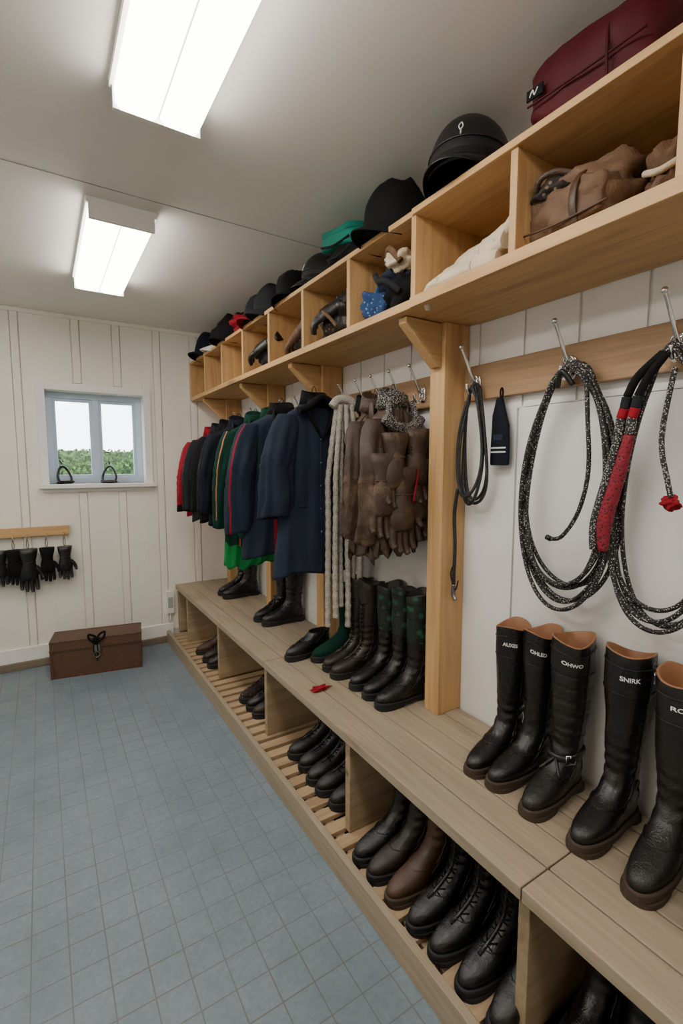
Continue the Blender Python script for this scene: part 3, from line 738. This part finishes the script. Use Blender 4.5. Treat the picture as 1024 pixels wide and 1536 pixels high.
# maroon bag: one soft body with zip line, strap and side pleat
b=B()
b.blob((0,0,.082),(.135,.165,.090),MAR,e=.5,nz=.05,seed=3,flat=0,nu=64,nv=40)
b.blob((.03,-.03,.112),(.10,.125,.068),MAR,e=.6,nz=.08,seed=6,nu=48,nv=28)
b.tube([(-.137,.14,.055),(-.141,0,.05),(-.137,-.14,.055)],.0025,MARD,sub=4)
b.tube([(-.135,-.06,.0),(-.141,-.06,.07),(-.13,-.06,.125),(-.07,-.06,.17)],.0035,MARD,n=6)
b.tube([(.06,.09,.16),(.0,.04,.182),(-.01,-.03,.188),(.03,-.09,.17)],.009,MARD,flat=.5)
b.box(-.1425,-.138,.095,.14,.065,.09,BLKC)
b.tube([(-.144,.13,.071),(-.144,.122,.084),(-.144,.117,.071),(-.144,.108,.084)],.0015,PRINT,n=5)
b.obj('duffel_bag',loc=(1.24,.72,ST),rot=(0,0,math.radians(2)))
CB=sb+.03
b=B()
b.blob((0,0,.07),(.12,.14,.08),SUE,e=.7,nz=.12,seed=3,flat=0,nu=64,nv=40)
b.blob((-.01,-.03,.12),(.10,.105,.075),SUE,e=.85,nz=.16,seed=18,nu=56,nv=32)
b.blob((-.085,-.03,.075),(.045,.085,.06),SUE,e=.6,nz=.12,seed=15)
b.blob((-.075,.06,.15),(.04,.055,.030),PAT,nz=.25,seed=5)
b.tube([(-.125,-.04,.02),(-.14,-.04,.07),(-.12,-.04,.13),(-.05,-.045,.185)],.010,BRN,n=8,flat=.3)
b.tube([(-.122,.12,.05),(-.137,0,.035),(-.128,-.12,.045)],.003,BRN,n=6)
b.tube([(-.09,.10,.13),(-.12,.07,.17),(-.11,.03,.18),(-.08,.0,.17)],.008,SUE2)
b.obj('leather_saddle_bag',loc=(1.26,.775,CB))
b=B(); b.blob((0,0,.05),(.09,.05,.06),SUE,nz=.2,seed=2,flat=0); b.blob((-.01,0,.12),(.07,.045,.055),SUE,nz=.15,seed=22); b.tube([(-.07,.04,.10),(-.085,0,.085),(-.07,-.04,.10)],.008,CREAM)
b.obj('folded_suede_cap',loc=(1.28,.575,CB))
b=B(); b.blob((0,0,.03),(.06,.05,.03),DBR,nz=.3,seed=12,flat=0); glove(b,T(-.04,0,.05,0,.1,2.8),DBR); b.obj('riding_glove_pair',loc=(1.22,.2,CB))
b=B()
b.blob((.04,0,.02),(.06,.12,.022),CREAM,nz=.2,seed=31,flat=0)
glove(b,T(-.03,.02,.034,0,0,math.radians(94),1.3)@T(0,0,0,math.radians(-35)),CREAM,curl=.7,fat=1.1)
glove(b,T(.0,.0,.072,0,.05,math.radians(84),1.3)@T(0,0,0,math.radians(-45)),CREAM,curl=.5,fat=1.1)
b.tube([(-.05,-.13,.06),(-.03,-.16,.09),(.0,-.15,.12),(.02,-.11,.12)],[.016,.02,.02,.012],CREAM,n=10)
b.obj('cream_work_gloves',loc=(1.175,1.10,CB+.004))
b=B(); b.blob((-.03,.07,.06),(.08,.06,.07),JEAN,nz=.25,seed=1,flat=0); b.blob((0,-.06,.07),(.09,.06,.085),BLKC,nz=.25,seed=2,flat=0)
b.blob((-.01,.0,.14),(.07,.07,.05),NAVY,nz=.3,seed=6); b.blob((-.03,-.05,.185),(.06,.05,.04),CREAM,nz=.25,seed=4)
b.tube([(-.07,-.09,.17),(-.09,-.05,.22),(-.06,0,.19)],.012,SUE); b.tube([(-.08,-.1,.06),(-.11,-.06,.10),(-.10,0,.12),(-.08,.05,.16)],.012,GRYC)
b.obj('rolled_clothing_bundle',loc=(1.21,1.50,CB))
b=B(); b.blob((0,.03,.06),(.09,.10,.075),PAT,nz=.22,seed=11,flat=0); b.blob((0,-.04,.11),(.08,.08,.08),DBR,nz=.25,seed=12); glove(b,T(-.08,-.02,.12,0,.4,math.radians(120),1.1)@T(0,0,0,-.7),BLK2,fat=1.4)
b.tube([(-.10,-.1,.03),(-.12,-.03,.10),(-.09,.05,.12)],.008,SUE); b.obj('glove_stack',loc=(1.21,1.90,CB))
b=B(); b.blob((0,0,.05),(.06,.05,.06),PAT,nz=.3,seed=13,flat=0); glove(b,T(-.05,0,.09,0,.5,math.radians(100),1)@T(0,0,0,-.7),SUE,fat=1.3); b.obj('work_glove',loc=(1.19,2.24,CB))
b=B(); b.blob((0,0,.07),(.08,.10,.085),GRYC,nz=.25,seed=15,flat=0); glove(b,T(-.07,-.02,.12,0,.3,math.radians(110),1.2)@T(0,0,0,-.7),BLK2,fat=1.3); b.obj('glove_stack',loc=(1.2,2.66,CB))
# ------------------------------------------------------------------ back wall peg rail + gloves
b=B(); b.box(-.75,.165,YB-.05,YB-.0195,.985,1.05,W_SHX)
PX=[-.62,-.50,-.38,-.275,-.19,-.105,.012,.125]
for x in PX:
    b.tube([(x,YB-.05,1.0),(x,YB-.075,.995),(x,YB-.08,.975),(x,YB-.07,.96)],.004,M_BRASS,n=6)
b.obj('peg_rail',bevel=.004)
for i,x in enumerate(PX):
    b=B(); b.tube([(0,0,.04),(.006,0,.0),(0,0,-.03),(-.006,0,.0)],.0025,SUE,closed=True,n=5)
    s=1.25 if i in(5,0) else 1.0
    glove(b,T(0,0,-.03-.13*s,0,pi/2,pi/2+ (.1 if i%2 else -.1),s),BLK2 if i%2 else BLKC,curl=.2,fat=1.5)
    b.obj('hanging_glove',loc=(x,YB-.078,.93))
def stirrup(loc,yaw):
    b=B()
    b.tube([(-.045,0,.012),(-.05,0,.05),(-.03,0,.105),(0,0,.13),(.03,0,.105),(.05,0,.05),(.045,0,.012)],.009,BLK,n=8)
    b.box(-.055,.055,-.022,.022,0,.014,BLK); b.tube([(-.012,0,.13),(-.012,0,.15),(.012,0,.15),(.012,0,.13)],.004,M_STEEL,n=6)
    b.tube([(0,0,.15),(-.01,.005,.18)],.006,BLK,sub=1)
    b.obj('stirrup_iron',loc=loc,rot=(-.25,0,yaw))
stirrup((.16,YB+.0,wz0+.006),.5); stirrup((.455,YB+.0,wz0+.006),-.4)
b=B(); b.box(.845,.905,YB-.05,YB-.0005,.25,.44,M_WHITE); b.box(.855,.895,YB-.054,YB-.05,.30,.39,M_SEAM); b.tube([(.875,YB-.02,.25),(.875,YB-.03,.18)],.008,M_WHITE,sub=1); b.obj('junction_box',bevel=.004)
# chest
b=B(); L,D,H=.58,.23,.265
b.box(0,L,0,D,.006,.20,WICK); b.box(-.005,L+.005,-.006,D+.004,.203,H,WICK)
b.box(-.008,L+.008,-.009,D+.006,.196,.207,CHT)
for x in(-.006,L-.012): 
    for y in(-.006,D-.012): b.box(x,x+.018,y,y+.018,0,.2,CHT)
b.box(-.006,L+.006,-.008,.004,0,.014,CHT); b.box(-.006,L+.006,-.009,.004,H-.012,H+.002,CHT)
b.box(-.006,L+.006,D-.006,D+.006,H-.012,H+.002,CHT); b.box(-.007,.008,0,D,H-.012,H+.002,CHT); b.box(L-.008,L+.007,0,D,H-.012,H+.002,CHT)
cx=L*.5
b.tube([(cx,-.012,.22),(cx-.04,-.02,.26),(cx-.05,.0,.29),(cx-.01,.0,.275),(cx,-.012,.25)],.008,BLKC)
b.tube([(cx,-.012,.25),(cx+.02,.0,.285),(cx+.055,.0,.30),(cx+.045,-.015,.26),(cx,-.014,.23)],.008,BLKC)
b.blob((cx,-.012,.255),(.02,.016,.02),BLKC,nz=.3)
b.tube([(cx,-.014,.24),(cx+.008,-.018,.17),(cx,-.016,.10)],.004,BLKC); b.tube([(cx-.014,-.014,.24),(cx-.02,-.018,.18),(cx-.01,-.016,.13)],.004,BLKC)
b.box(cx-.02,cx+.02,-.016,-.008,.17,.215,M_STEEL)
b.tube([(cx-.02,-.02,.15),(cx,-.022,.17),(cx+.02,-.02,.15),(cx,-.022,.125)],.004,M_STEEL,closed=True)
b.obj('wicker_chest',loc=(-.005,3.81,0),rot=(0,0,math.atan2(-.10,.575)),bevel=.003)
# ------------------------------------------------------------------ world, camera
w=bpy.data.worlds.new('sky'); bpy.context.scene.world=w; w.use_nodes=True
bg=w.node_tree.nodes['Background']; bg.inputs[0].default_value=(.88,.94,1,1); bg.inputs[1].default_value=8.0
cam=bpy.data.cameras.new('camera'); co=bpy.data.objects.new('camera',cam); bpy.context.collection.objects.link(co)
co.location=(0,0,1.5); co.rotation_euler=(math.radians(90-5.6),0,math.radians(-32.2))
cam.sensor_fit='VERTICAL'; cam.sensor_height=36; cam.lens=715/1536*36; cam.clip_start=.02
bpy.context.scene.camera=co
